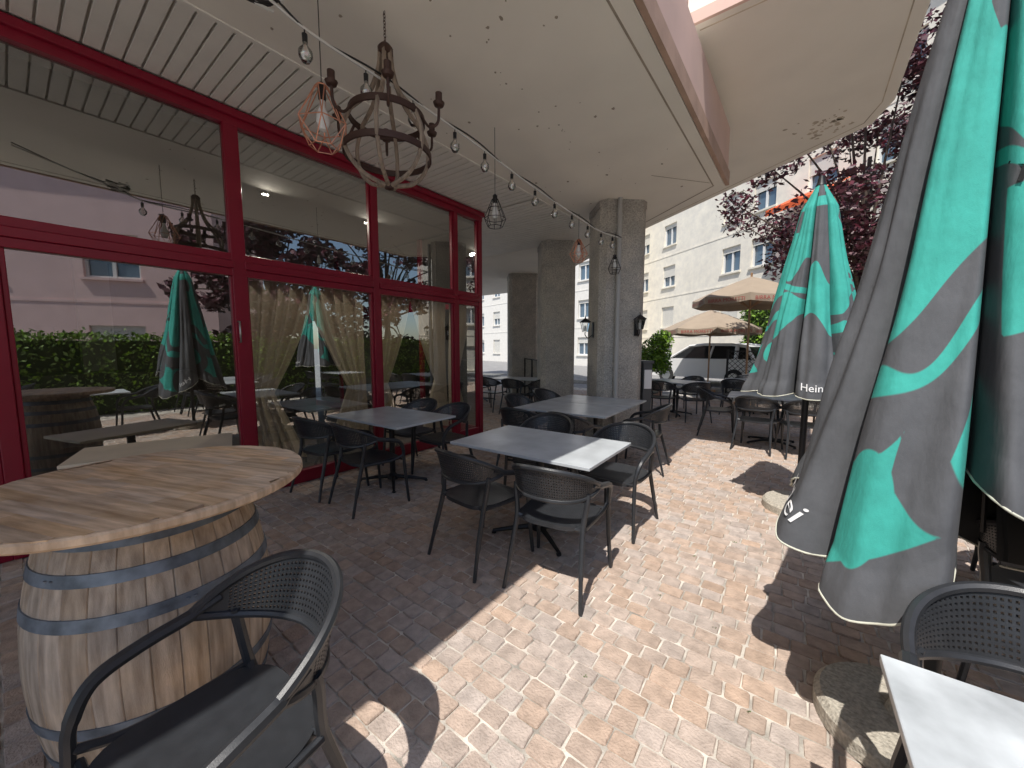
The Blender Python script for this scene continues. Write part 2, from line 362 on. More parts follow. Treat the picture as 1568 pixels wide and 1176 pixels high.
# ------------------------------------------------------------------ vegetation
def leafmesh(mb,cs,n,size,mi=0):
    tot=sum(c[3] for c in cs)
    for c in cs:
        k=int(n*c[3]/tot)
        for _ in range(k):
            d=Vector((random.gauss(0,1),random.gauss(0,1),random.gauss(0,1))).normalized()*(random.random()**.45)
            p=Vector((c[0]+d.x*c[4],c[1]+d.y*c[4],c[2]+d.z*c[5]))
            a=Vector((random.gauss(0,1),random.gauss(0,1),random.gauss(0,.6))).normalized(); b=a.cross(Vector((random.gauss(0,1),random.gauss(0,1),random.gauss(0,1)))).normalized()
            s=size*random.uniform(.6,1.3)
            mb.add([p-a*s,p+b*s*.5,p+a*s,p-b*s*.5],[(0,1,2,3)],mi)
m_bark=M('bark',(.09,.065,.05),.9,var=.3,scale=12,bump=.5,bscale=30)
def tree(x,y,h,cr_,lm,n=9000,cz=None,size=.09,seed=1,name='purple_plum_tree',nc=38):
    random.seed(seed); mb=MB(); cz=cz or h*.65
    mb.tube(cr([(x,y,0),(x+.06,y,h*.2),(x-.05,y+.05,h*.4),(x,y,h*.75)],6),[.17-.13*i/18 for i in range(19)],8,1)
    cs=[]
    for i in range(nc):
        a=random.uniform(0,6.28); ph=random.uniform(-.85,1); rr=cr_*math.sqrt(max(.05,1-ph*ph))*random.uniform(.35,1.05)
        q=(x+rr*math.cos(a),y+rr*math.sin(a),cz+ph*(h-cz)*.95)
        s=random.uniform(.3,.65)*cr_*.48; cs.append((q[0],q[1],q[2],s*s,s,s*.75))
        st=(x,y,h*random.uniform(.28,.5)); mid=tuple((st[k]*.5+q[k]*.5)+(0.2 if k==2 else 0) for k in range(3))
        mb.tube(cr([st,mid,q],5),[.05-.004*k for k in range(11)],5,1)
    leafmesh(mb,cs,n,size,0); return mb.obj(name,[lm,m_bark])
m_purple=M('purple_leaf',(.085,.024,.034),.45,island=.8)
m_green=M('hedge_leaf',(.16,.28,.035),.6,island=.6)
m_greend=M('hedge_core',(.03,.055,.012),.9)
tree(1.0,13.2,8.2,3.3,m_purple,17000,cz=5.7,seed=3,size=.075)
tree(4.9,9.6,7.5,2.9,m_purple,10000,cz=4.1,seed=5,size=.12,nc=48)
tree(5.4,5.6,6.6,2.5,m_purple,12000,cz=3.6,seed=9,size=.12,nc=52)
def hedge(name,x0,x1,y0,y1,z0,z1,n,sz=.05,rz=0,loc=(0,0,0)):
    mb=MB(); i=.1
    mb.box(x0+i,x1-i,y0+i,y1-i,z0,z1-i,1)
    for _ in range(n):
        L=(x1-x0);W=(y1-y0);H=(z1-z0)
        t=random.choices([0,1,2],[L*W,L*H*2,W*H*2])[0]
        if t==0: p=[random.uniform(x0,x1),random.uniform(y0,y1),z1]
        elif t==1: p=[random.uniform(x0,x1),random.choice([y0,y1]),random.uniform(z0,z1)]
        else: p=[random.choice([x0,x1]),random.uniform(y0,y1),random.uniform(z0,z1)]
        nn=noise.noise(Vector(p)*1.7)*.2; cx=Vector(((x0+x1)/2,(y0+y1)/2,(z0+z1)/2)); P=Vector(p)
        P+= (P-cx).normalized()*nn+Vector([random.gauss(0,.05) for _ in range(3)])
        a=Vector([random.gauss(0,1) for _ in range(3)]).normalized(); b=a.cross(Vector([random.gauss(0,1) for _ in range(3)])).normalized(); s=sz*random.uniform(.6,1.3)
        mb.add([P-a*s,P+b*s*.55,P+a*s,P-b*s*.55],[(0,1,2,3)],0)
    return mb.obj(name,[m_green,m_greend],rotz=rz,loc=loc)
random.seed(11)
hedge('hedge',3.5,4.3,-6,11.5,0,1.75,20000,.05)
hedge('hedge',-2.4,3.5,-.7,.7,0,3.2,12000,.07,R(-35),(.1,18.6,0))
mb=MB(); cs=[(-3.75,12.3,1.3,1,.5,.5),(-3.6,12.5,1.7,.6,.35,.35),(-4.05,12.4,1.0,.6,.4,.4),(-3.5,12.2,1.0,.5,.3,.35)]
leafmesh(mb,cs,3500,.06,0); mb.lathe([(.2,0),(.28,.5),(.25,.5),(.2,.45)],(-3.7,12.35,0),16,1); mb.obj('potted_shrub',[m_green,m_fascia])
mb=MB(); 
def lat(x0,x1,z0,z1,y,st=.14):
    Wd=x1-x0;H=z1-z0
    k=-int(H/st)-1
    while k*st<Wd:
        for sg in (1,-1):
            a0=max(0,k*st); a1=min(Wd,k*st+H)
            if a1>a0:
                q0=(a0-k*st);q1=(a1-k*st)
                if sg>0: p0=(x0+a0,y,z0+q0);p1=(x0+a1,y,z0+q1)
                else: p0=(x0+a0,y+.012,z1-q0);p1=(x0+a1,y+.012,z1-q1)
                mb.tube([p0,p1],.007,4)
        k+=1
    for xx in (x0,x1): mb.box(xx-.025,xx+.025,y-.025,y+.025,0,z1+.06)
    mb.box(x0,x1,y-.012,y+.012,z1,z1+.03); mb.box(x0,x1,y-.015,y+.015,z0-.04,z0)
for i in range(2): lat(-1.75+i*.85,-.94+i*.85,.15,1.38,12.5)
mb.obj('lattice_fence',[m_blackm])
# ------------------------------------------------------------------ car
def car(loc,rz):
    mb=MB(); hw=.88
    low=[(-2.1,.30),(-2.14,.62),(-2.02,.95),(-1.6,1.0),(-.9,.99),(1.0,.97),(1.65,.90),(2.02,.74),(2.14,.52),(2.1,.26)]
    n=len(low); vs=[]
    for s_,sc in ((-1,1),(-.93,1.02),(.93,1.02),(1,1)):
        for x,z in low: vs.append((x,s_*hw,z if abs(s_)>.95 else z+.02*(z>.5)))
    fs=[(k*n+i,k*n+i+1,(k+1)*n+i+1,(k+1)*n+i) for k in range(3) for i in range(n-1)]
    fs+=[tuple(range(n))[::-1],tuple(range(3*n,4*n))]; mb.add(vs,fs,0)
    cab=[(-1.95,.97),(-1.62,1.42),(-1.2,1.52),(.0,1.54),(.5,1.44),(1.25,.96)]
    n=len(cab); vs=[]
    def wz(z): return hw*.98-(z-.97)*.38
    for s_ in (-1,1):
        for x,z in cab: vs.append((x,s_*wz(z),z))
    mb.add(vs,[(i,i+1,n+i+1,n+i) for i in range(1,n-2)],0); mb.add(vs,[(0,1,n+1,n),(n-2,n-1,2*n-1,2*n-2)],5)
    mb.add(vs,[tuple(range(n))[::-1],tuple(range(n,2*n))],5)
    for s_ in (-1,1):
        for (xa,za),(xb,zb),rr in (((-1.93,.98),(-1.6,1.44),.06),((-1.35,.98),(-1.3,1.46),.07),((-.4,.98),(-.45,1.46),.04),((1.25,.96),(.5,1.44),.045)):
            mb.tube([(xa,s_*(wz(za)+.005),za),(xb,s_*(wz(zb)+.005),zb)],rr,6,0)
        mb.tube([(-1.62,s_*(wz(1.42)),1.43),(-1.1,s_*wz(1.5),1.5),(-.1,s_*wz(1.5),1.51),(.5,s_*wz(1.42),1.45)],.055,6,0)
        for wx in (-1.32,1.34):
            pr=[(.0,-.1),(.2,-.1),(.31,-.09),(.33,0),(.32,.1),(.0,.1)]
            vs=[];nn=20
            for r,t in pr:
                for j in range(nn): vs.append((wx+r*math.cos(j*6.283/nn),s_*(hw-.07)+t*s_,.32+r*math.sin(j*6.283/nn)))
            mb.add(vs,[(i*nn+j,i*nn+(j+1)%nn,(i+1)*nn+(j+1)%nn,(i+1)*nn+j) for i in range(5) for j in range(nn)],2)
            vs=[(wx+.2*math.cos(j*6.283/10)*(1 if j%2 else .9),s_*(hw+.035),.32+.2*math.sin(j*6.283/10)) for j in range(10)]; mb.add(vs,[tuple(range(10))],3)
    mb.box(2.02,2.13,-.75,-.45,.62,.74,3); mb.box(2.02,2.13,.45,.75,.62,.74,3); mb.box(2.08,2.16,-.4,.4,.4,.55,1)
    mb.box(-2.13,-2.02,-.8,-.6,.7,.9,4); mb.box(-2.13,-2.02,.6,.8,.7,.9,4)
    return mb.obj('parked_car',[M('white_car_paint',(.80,.80,.79),.25),m_bglass,m_dark,m_steel,M('tail_light',(.4,.02,.02),.3),M('car_glass',(.015,.018,.02),.12)],loc=loc,rotz=rz,smooth=True,auto=35)
car((-2.85,16.5,.10),R(160))
# ------------------------------------------------------------------ chair
def make_chair():
    mb=MB()
    nx,ny=14,14; vs=[]
    def sp(u,v,z):
        x=u*.232*(1-.10*(v<0)*v*v); y=.02+v*.23
        k=(abs(u)**4+abs(v)**4)**.25; m=max(abs(u),abs(v)) 
        if k>1e-6 : x*=m/k; y=.02+(y-.02)*(m/k)
        return (x,y,z-.014*(1-u*u)*(1-v*v)+ (-.012*(v>0.7)*(v-.7)/.3))
    for z in (.452,.425):
        for j in range(ny+1):
            for i in range(nx+1): vs.append(sp(i/nx*2-1,j/ny*2-1,z))
    o2=(nx+1)*(ny+1); fs=[]
    for j in range(ny):
        for i in range(nx):
            a=j*(nx+1)+i; fs.append((a,a+1,a+nx+2,a+nx+1)); fs.append((o2+a,o2+a+nx+1,o2+a+nx+2,o2+a+1))
    edge=[i for i in range(nx+1)]+[j*(nx+1)+nx for j in range(1,ny+1)]+[ny*(nx+1)+i for i in range(nx-1,-1,-1)]+[j*(nx+1) for j in range(ny-1,0,-1)]
    for a,b in zip(edge,edge[1:]+edge[:1]): fs.append((a,a+o2,b+o2,b))
    mb.add(vs,fs)
    rx,ry=.270,.235; cy=-.05
    AM=92
    def top(s,t=0.):
        ph=R(AM)*s; h=.185*(1-abs(s)**2.4)+.012; z=.812-.135*s*s-h*t
        k=1-.10*t*(1-s*s)
        return Vector((rx*k*math.sin(ph),cy-ry*k*math.cos(ph)-.03*(1-t)*(1-s*s),z))
    n=40
    mb.tube([top(-1+2*i/n,0) for i in range(n+1)],.0155,8)
    mb.tube([top(-1+2*i/n,1) for i in range(n+1)],.014,8)
    cu,cv=54,11; vs=[];fs=[]
    def q(s,t,off): 
        p=top(s,t); c=Vector((0,cy,p.z)); d=(p-c).normalized(); return p+d*off
    for sg,off in ((1,.004),(-1,-.004)):
        for i in range(cu):
            for j in range(cv):
                s0=-.95+1.9*i/cu; s1=-.95+1.9*(i+1)/cu; t0=j/cv; t1=(j+1)/cv
                hole= (0<j<cv-1) and abs((s0+s1)/2)<.76
                if not hole: 
                    o=len(vs); vs+= [q(s0,t0,off),q(s1,t0,off),q(s1,t1,off),q(s0,t1,off)]; fs.append((o,o+1,o+2,o+3))
                else:
                    o=len(vs); e=.25; ds=(s1-s0);dt=(t1-t0)
                    vs+= [q(s0,t0,off),q(s1,t0,off),q(s1,t1,off),q(s0,t1,off),q(s0+ds*e,t0+dt*e,off),q(s1-ds*e,t0+dt*e,off),q(s1-ds*e,t1-dt*e,off),q(s0+ds*e,t1-dt*e,off)]
                    fs+=[(o,o+1,o+5,o+4),(o+1,o+2,o+6,o+5),(o+2,o+3,o+7,o+6),(o+3,o,o+4,o+7)]
                    if sg>0:
                        o2=len(vs); vs+=[q(s0+ds*e,t0+dt*e,-off),q(s1-ds*e,t0+dt*e,-off),q(s1-ds*e,t1-dt*e,-off),q(s0+ds*e,t1-dt*e,-off)]
                        for k in range(4): fs.append((o+4+k,o+4+(k+1)%4,o2+(k+1)%4,o2+k))
    mb.add(vs,fs)
    for sx in (-1,1):
        e=top(sx*1.0,0)
        mb.tube(cr([top(sx*.82,.3),(e.x*1.0,e.y,e.z-.006),(sx*.280,.08,.645),(sx*.278,.175,.61),(sx*.264,.222,.53),(sx*.255,.232,.44),(sx*.262,.25,.2),(sx*.272,.268,0)],6),[.014]*6+[.020]*12+[.019]*6+[.016]*6+[.0155]*6+[.014]*6+[.012],8)
        mb.tube(cr([top(sx*.72,.85),(sx*.236,-.15,.60),(sx*.222,-.16,.50),(sx*.218,-.175,.42),(sx*.232,-.235,.2),(sx*.25,-.285,0)],6),[.017]*25+[.013]*5+[.012],8)
        mb.tube(cr([(sx*.255,.225,.47),(sx*.24,.1,.436),(sx*.225,-.16,.44)],6),.013,8)
        mb.tube([(sx*.215,-.17,.45),(sx*.18,-.16,.44)],.014,6)
    mb.tube([(-.25,.215,.432),(.25,.215,.432)],.012,8); mb.tube([(-.215,-.17,.435),(.215,-.17,.435)],.012,8)
    return mb.obj('patio_chair',[m_black],smooth=True,auto=40)
CH=[None]
def chair(x,y,f):
    if CH[0] is None:
        c=make_chair(); CH[0]=c; c.location=(x,y,0); c.rotation_euler=(0,0,R(f)); return c
    return inst('patio_chair',CH[0],(x,y,0),R(f))
def make_table(top_m,name='cafe_table',sx=.6,sy=.4):
    mb=MB(); 
    mb.box(-sx,sx,-sy,sy,.728,.75,0)
    mb.box(-.22,.22,-.22,.22,.715,.727,1); mb.lathe([(.03,.05),(.03,.72)],(0,0,0),14,1)
    mb.lathe([(.06,.03),(.055,.07),(.03,.1)],(0,0,0),14,1)
    for k in range(4):
        a=R(45+90*k) ; a=math.atan2(sy*math.sin(a),sx*math.cos(a)*.9)
        d=Vector((math.cos(a),math.sin(a),0)); mb.tube([d*.02+Vector((0,0,.06)),d*.2+Vector((0,0,.045)),d*.38+Vector((0,0,.022))],[.024,.02,.014],6,1)
        mb.lathe([(.02,0),(.02,.015)],tuple(d*.37),8,1)
    return mb.obj(name,[top_m,m_blackm],bevel=.003)
t0=make_table(m_top); t0.location=(-1.64,2.53,0); t0.rotation_euler=(0,0,R(2))
def table(x,y,rz=0): return inst('cafe_table',t0,(x,y,0),R(rz))
chair(-1.82,2.02,-6); chair(-1.21,2.10,8); chair(-1.22,3.10,176); chair(-1.98,3.08,186)
table(-2.3,4.25,3); table(-2.34,5.07,3)
chair(-2.62,3.72,4); chair(-2.0,3.78,-8); chair(-1.55,4.75,98); chair(-3.15,4.5,-85); chair(-3.2,5.3,-95); 
table(-3.62,2.55,2)
chair(-3.95,2.0,6); chair(-3.3,2.05,-5); chair(-3.35,3.08,178); chair(-3.95,3.1,183)
table(-.35,7.2,4); chair(-1.15,7.35,-80); chair(-.5,6.62,-10); chair(.05,6.6,14); chair(-.6,7.8,175); chair(0,7.85,190)
table(-2.3,9.1,-20); chair(-1.75,8.5,30); chair(-2.4,8.45,0); chair(-3.0,9.3,-100); chair(-2.1,9.7,170)
table(-.9,10.4,5); chair(-1.2,9.85,0); chair(-.6,9.85,-5); chair(-1.1,11,180); chair(-.2,10.5,90)
table(-5.6,7.6,15); chair(-5.2,6.95,10); chair(-5.9,7.0,0); chair(-5.2,8.2,180); chair(-4.8,7.2,80)
table(-7.3,8.2,10); chair(-7.0,7.6,0)
table(2.3,3.2,0); chair(2.0,2.6,0); chair(2.6,2.6,0); chair(2.0,3.8,180); chair(2.7,3.8,180)
table(1.25,2.95,2); chair(.95,2.6,-20); chair(.85,3.5,200); chair(1.3,3.5,175)
table(2.4,6.2,0); chair(2.1,5.6,0); chair(2.7,5.6,0); table(2.5,-.6,0); chair(2.2,-1.2,0); chair(2.8,0,180)
chair(-1.20,.27,184)
chair(.54,1.37,180)
tt=make_table(m_toplight); tt.location=(.605,.66,0); tt.rotation_euler=(0,0,R(91.5))
tc=make_table(m_cream,'cafe_table',.45,.28); tc.location=(-3.87,.66,0); tc.rotation_euler=(0,0,R(73))
# ------------------------------------------------------------------ barrel table
bt=empty('wine_barrel_table',(-1.96,.31,0),R(20))
def wood(name,c0,c1,stretch,island,stain):
    return M(name,c0,.6,var=.15,scale=3.,col2=c1,stretch=stretch,island=island,bump=.3,bscale=40,detail=10,satv=.15,stain=stain)
m_stave=wood('oak_stave',(.38,.27,.18),(.68,.53,.39),(14,14,1.4),.15,.32)
m_btop=wood('oak_top',(.50,.32,.19),(.80,.58,.39),(1.6,14,3),.17,.12)
def br(z): return .285+.072*(1-((z-.455)/.455)**2)
mb=MB(); ns=30
for k in range(ns):
    a0=2*math.pi*k/ns+.001; a1=2*math.pi*(k+1)/ns-.001; vs=[]; nz=14
    for j in range(nz+1):
        z=.0+.91*j/nz; r=br(z)
        for (aa,dr) in ((a0,-.003),(a0+.008,0),((a0+a1)/2,.0006),(a1-.008,0),(a1,-.003)): vs.append(((r+dr)*math.cos(aa),(r+dr)*math.sin(aa),z))
    fs=[(j*5+i,j*5+i+1,(j+1)*5+i+1,(j+1)*5+i) for j in range(nz) for i in range(4)]
    mb.add(vs,fs)
mb.lathe([(.27,.02),(.34,.45),(.27,.89)],(0,0,0),26)
mb.obj('barrel_staves',[m_stave],parent=bt,smooth=True,auto=30)
mb=MB()
for z,h in ((.89,.040),(.785,.038),(.655,.040),(.30,.038),(.16,.036),(.025,.04)):
    z0=max(0.002,z-h/2);z1=z+h/2; prof=[(br(z0)-.002,z0),(br(z0)+.004,z0),(br(z1)+.004,z1),(br(z1)-.002,z1)]
    mb.lathe(prof,(0,0,0),64,cap=False)
    a=random.uniform(4.6,6); 
    for d in (0,.06): mb.lathe([(.006,0),(0.006,.004),(0,.005)],((br(z)+.003)*math.cos(a+d),(br(z)+.003)*math.sin(a+d),z),8)
mb.obj('barrel_hoops',[m_hoop],parent=bt,smooth=True,auto=30)
mb=MB(); Rt=.50
y=-Rt
while y<Rt:
    y2=min(Rt,y+.055); x=-Rt-random.uniform(0,.3)
    while x<Rt:
        x2=x+random.uniform(.2,.5); n=8
        xs=[x+(x2-x)*i/n for i in range(n+1)]
        lo=[];up=[]
        for px in xs:
            if abs(px)>=Rt: continue
            c=math.sqrt(Rt*Rt-px*px); a=max(y,-c); b=min(y2,c)
            if b>a: lo.append((px,a)); up.append((px,b))
        if len(lo)>=2:
            e=.0003
            lo=[(p[0],p[1]+e) for p in lo]; up=[(p[0],p[1]-e) for p in up]
            lo[0]=(lo[0][0]+e,lo[0][1]); up[0]=(up[0][0]+e,up[0][1]); lo[-1]=(lo[-1][0]-e,lo[-1][1]); up[-1]=(up[-1][0]-e,up[-1][1])
            mb.prism(lo+up[::-1],.9725,1.0)
        x=x2
    y=y2
mb.lathe([(.1,.964),(Rt-.01,.964),(Rt+.002,.974),(Rt+.002,.992),(Rt-.002,.9985),(Rt-.02,.9985)],(0,0,0),96,cap=False)
mb.lathe([(.27,.9),(.3,.964)],(0,0,0),40,cap=False)
mb.obj('barrel_tabletop',[m_btop],parent=bt)
# ------------------------------------------------------------------ closed umbrellas
GREY=(.095,.099,.108); TEAL=(.045,.38,.32)
def canvas_mat(name):
    m=bpy.data.materials.new(name); m.use_nodes=True; nt=m.node_tree;N=nt.nodes;L=nt.links;b=N['Principled BSDF']
    a=N.new('ShaderNodeAttribute'); a.attribute_name='print_sdf'
    mr0=N.new('ShaderNodeMapRange'); mr0.inputs['From Min'].default_value=-.0015; mr0.inputs['From Max'].default_value=.0015; L.new(a.outputs['Fac'],mr0.inputs[0])
    mx=N.new('ShaderNodeMix'); mx.data_type='RGBA'; mx.inputs[6].default_value=(*GREY,1); mx.inputs[7].default_value=(*TEAL,1); L.new(mr0.outputs[0],mx.inputs[0])
    tc=N.new('ShaderNodeTexCoord')
    n=N.new('ShaderNodeTexNoise'); n.inputs['Scale'].default_value=4; n.inputs['Detail'].default_value=10; n.inputs['Roughness'].default_value=.7; L.new(tc.outputs['Object'],n.inputs['Vector'])
    mr=N.new('ShaderNodeMapRange'); mr.inputs['From Min'].default_value=.25; mr.inputs['From Max'].default_value=.75; mr.inputs['To Min'].default_value=.75; mr.inputs['To Max'].default_value=1.25; L.new(n.outputs[0],mr.inputs[0])
    h=N.new('ShaderNodeHueSaturation'); L.new(mx.outputs[2],h.inputs['Color']); L.new(mr.outputs[0],h.inputs['Value']); L.new(h.outputs[0],b.inputs['Base Color'])
    mp=N.new('ShaderNodeMapping'); mp.inputs['Scale'].default_value=(1,1,.35); L.new(tc.outputs['Object'],mp.inputs[0])
    n2=N.new('ShaderNodeTexNoise'); n2.inputs['Scale'].default_value=9; n2.inputs['Detail'].default_value=5; L.new(mp.outputs[0],n2.inputs['Vector'])
    bp=N.new('ShaderNodeBump'); bp.inputs['Strength'].default_value=.5; bp.inputs['Distance'].default_value=.03; L.new(n2.outputs[0],bp.inputs['Height'])
    n3=N.new('ShaderNodeTexNoise'); n3.inputs['Scale'].default_value=400; L.new(tc.outputs['Object'],n3.inputs['Vector'])
    bp2=N.new('ShaderNodeBump'); bp2.inputs['Strength'].default_value=.3; bp2.inputs['Distance'].default_value=.002; L.new(n3.outputs[0],bp2.inputs['Height']); L.new(bp.outputs[0],bp2.inputs['Normal']); L.new(bp2.outputs[0],b.inputs['Normal'])
    b.inputs['Roughness'].default_value=.85
    return m
m_canvas=canvas_mat('umbrella_canvas'); m_pipingc=M('piping_cream',(.6,.6,.5),.7); m_white=M('white_print',(.8,.8,.8),.7); m_inner=M('underside_and_crease_shade',(.012,.013,.014),.9)
def pat(k,w,v):
    a=k%3
    if a==0:
        s=min(v-.06,.11-v)
        if k>0: s=max(s,min(.12-abs(v+.06*math.sin(w*5)-.55),.42-abs(w-.5)))
        return s
    if a==1:
        up=.63-.13*w+.015*math.sin(w*7)-v
        wedge=min(.05-abs(v-.165),(w-.62)*.3-abs(v-.165)*1.2)
        up=min(up,-wedge)
        s2=.018+.006*math.sin(w*9)-abs(v+.09*w+.012*math.sin(w*8)-.705)
        def arm(x0,y0,x1,y1,wd):
            dx,dy=x1-x0,y1-y0; t=((w-x0)*dx*.16+(v-y0)*dy)/(dx*dx*.16+dy*dy); t=max(0,min(1,t))
            px,py=x0+dx*t,y0+dy*t; return wd*(1-t)**1.4-math.hypot((w-px)*.4,v-py)
        bl=max(arm(.34,.85,.52,.735,.085),arm(.34,.85,.85,.90,.085),arm(.34,.85,.05,.985,.085),arm(.34,.85,.02,.80,.085))
        b2=min((.16-abs(w-1.0)-1.6*abs(v-.80))*.3,1)
        return max(up,s2,bl,b2)
    up=.40+.05*math.sin(w*5)-v
    st=.014-abs(v-.05*w-.46)
    bl=min(v-.53+.03*math.sin(w*4),.77-.16*w-v,(w-.10)*.4)
    return max(up,st,bl)
def closed_umbrella(name,loc,th0,Rr,zt,hem,nu=40,nv=170,letters=None,seedv=1):
    e=empty(name,loc); K=8
    def P(k,w_,v,off=0):
        th=th0+(k+w_)*math.pi/4
        crease=math.exp(-(min(w_,1-w_)/.06)**2)
        lob=math.sin(math.pi*w_)
        h0,hm,h1=hem[k%8]; base_=h0+(h1-h0)*w_
        z_h=base_+(hm-(h0+h1)/2)*lob**.7
        z=zt-(zt-z_h)*v
        vv=(zt-z)/(zt-.65)
        r=.035+Rr*(.12*min(1,vv*12)+.88*vv**1.05)*(1-(.58 if v>.1 else .58*v*10)*crease)*(.88+.14*lob)
        fl=noise.noise(Vector((k*3.1+w_*2.2,v*3+seedv,seedv)))*.06*v+noise.noise(Vector((k*7+w_*6,v*2.0,seedv*2)))*.035*v
        r+=fl*Rr*2; r+=off
        if v>.93: r+=.015*math.sin((v-.93)*30)
        th+=.05*noise.noise(Vector((k+w_,v*2,5.)))*v
        return Vector((r*math.cos(th),r*math.sin(th),z))
    vs=[];fs=[];sdf=[]
    for k in range(K):
        o=len(vs)
        for j in range(nv+1):
            for i in range(nu+1): vs.append(P(k,i/nu,j/nv)[:]); sdf.append(pat(k,i/nu,j/nv))
        for j in range(nv):
            for i in range(nu):
                a=o+j*(nu+1)+i; fs.append((a,a+1,a+nu+2,a+nu+1))
    me=bpy.data.meshes.new('canopy'); me.from_pydata(vs,[],fs); me.materials.append(m_canvas)
    at=me.attributes.new('print_sdf','FLOAT','POINT'); at.data.foreach_set('value',sdf); me.polygons.foreach_set('use_smooth',[True]*len(fs))
    o=bpy.data.objects.new('canopy',me); S.collection.objects.link(o); o.parent=e
    mb=MB()
    for k in range(K):
        mb.tube([P(k,i/24,1.0) for i in range(25)],.0045,5,0)
    mb.obj('piping',[m_pipingc],parent=e,smooth=True)
    mb=MB(); mb.lathe([(.026,.05),(.026,zt)],(0,0,0),16,0); mb.lathe([(.0,zt+.09),(.02,zt+.08),(.03,zt+.03),(.04,zt)][::-1],(0,0,0),14,0)
    for k in range(8): 
        th=th0+(k+.5)*math.pi/4; mb.tube([(.03*math.cos(th),.03*math.sin(th),zt-.1),(Rr*.7*math.cos(th),Rr*.7*math.sin(th),hem[k][1]+.15)],.009,6,0)
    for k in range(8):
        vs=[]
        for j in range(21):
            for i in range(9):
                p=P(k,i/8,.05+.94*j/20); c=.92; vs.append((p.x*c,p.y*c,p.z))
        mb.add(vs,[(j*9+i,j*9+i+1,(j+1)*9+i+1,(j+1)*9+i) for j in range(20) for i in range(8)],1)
        mb.tube([P(k,0,.04+.95*j/40)*1.0 for j in range(41)],[.006+.012*j/40 for j in range(41)],6,1)  # near-black tube along each crease paints in the shade of the fold
    mb.obj('pole_ribs_crease_shade',[m_blackm,m_inner],parent=e,smooth=True,auto=40)
    for (txt,k,w0,v0,sz,rot) in (letters or []):
        tm=text_mesh(txt,1.0); c,s=math.cos(rot),math.sin(rot)
        for vv in tm.vertices:
            x,y=vv.co.x*sz,vv.co.y*sz; x,y=x*c-y*s,x*s+y*c
            v=v0-y/(zt-hem[k][1]); rad=max(.05,Rr*v); wq=w0+x/(rad*math.pi/4)
            vv.co=P(k,min(.97,max(.03,wq)),v,.008)
        tm.materials.append(m_white if k%3==0 else m_inner); to=bpy.data.objects.new('printed_lettering',tm); S.collection.objects.link(to); to.parent=e
    return e
hemA=[(.95,.76,.70),(.70,.60,.82),(1.10,.98,1.0),(.98,.72,.68),(.68,.58,.66),(.66,.58,.7),(.75,.66,.8),(.85,.80,.95)]
closed_umbrella('closed_parasol',(.47,2.12,0),R(174),.50,2.98,hemA,nu=56,nv=240,letters=[('Hei',0,.62,.935,.11,-.3),('The',2,.42,.50,.09,-.2)])
hemB=[(1.12,1.08,1.12)]*8
closed_umbrella('closed_parasol',(.03,4.35,0),R(120),.50,2.88,hemB,nu=30,nv=140,seedv=4,letters=[('Heine',3,.5,.95,.085,0)])
def base(x,y,r=.28):
    mb=MB(); mb.lathe([(r,0),(r,.06),(r-.02,.085),(.06,.095),(.05,.09),(.035,.14),(.0,.14)],(x,y,0),40)
    mb.obj('parasol_base',[M('base_concrete',(.46,.42,.35),.9,var=.3,scale=70,bump=.8,bscale=90)],smooth=True,auto=30)
base(.38,2.0,.27); base(.03,4.35)
# ------------------------------------------------------------------ open umbrellas
m_taupe=M('taupe_canvas',(.36,.29,.22),.85,var=.05); m_rband=M('red_print',(.35,.03,.03),.8); m_wood=M('varnished_wood',(.35,.2,.1),.5,var=.2,stretch=(10,10,1))
def open_umb(x,y,r,hem,apex,rz=.2):
    e=empty('open_parasol',(x,y,0),rz); mb=MB(); n=8
    vs=[(0,0,apex)]
    for q,(f) in enumerate((.35,.7,1.0)):
        for i in range(n*4):
            a=2*math.pi*i/(n*4); u=(i%4)/4; sag=math.cos(math.pi/n)/math.cos((u-.5)*2*math.pi/n)
            rr=r*f*sag; z=apex-(apex-hem)*f**1.15-.05*f*math.sin(math.pi*u)
            vs.append((rr*math.cos(a),rr*math.sin(a),z))
    N_=n*4; fs=[(0,1+i,1+(i+1)%N_) for i in range(N_)]
    for q in range(2): fs+=[(1+q*N_+i,1+(q+1)*N_+i,1+(q+1)*N_+(i+1)%N_,1+q*N_+(i+1)%N_) for i in range(N_)]
    o=len(vs); last=vs[1+2*N_:1+3*N_]; vs+=[(p[0]*1.005,p[1]*1.005,p[2]-.17) for p in last]
    fs+=[(1+2*N_+i,o+i,o+(i+1)%N_,1+2*N_+(i+1)%N_) for i in range(N_)]
    mb.add(vs,fs); mb.obj('canopy',[m_taupe],parent=e)
    mb=MB(); mb.lathe([(.025,0),(.025,apex+.08),(0,apex+.1)],(0,0,0),10); mb.lathe([(.25,0),(.25,.06),(.05,.09)],(0,0,0),20)
    for i in range(n):
        a=2*math.pi*i/n; mb.tube([(0,0,hem-.25),(r*.55*math.cos(a),r*.55*math.sin(a),apex-(apex-hem)*.53)],.01,5); mb.tube([(0,0,apex-.03),(r*math.cos(a)*.98,r*math.sin(a)*.98,hem)],.01,5)
    mb.obj('pole',[m_wood],parent=e)
    for i in range(n):
        a=2*math.pi*(i+.5)/n; tm=text_mesh('BIRRA MORETTI',.115*r/1.3); tm.materials.append(m_rband)
        t=bpy.data.objects.new('valance_lettering',tm); S.collection.objects.link(t); t.parent=e
        rr=r*math.cos(math.pi/n)+.03; t.location=(rr*math.cos(a),rr*math.sin(a),hem-.13); t.rotation_euler=(R(90),0,a+R(90))
open_umb(-1.19,11.66,1.35,2.75,3.3,.1); open_umb(-2.57,14.4,1.5,2.12,2.75,.3)
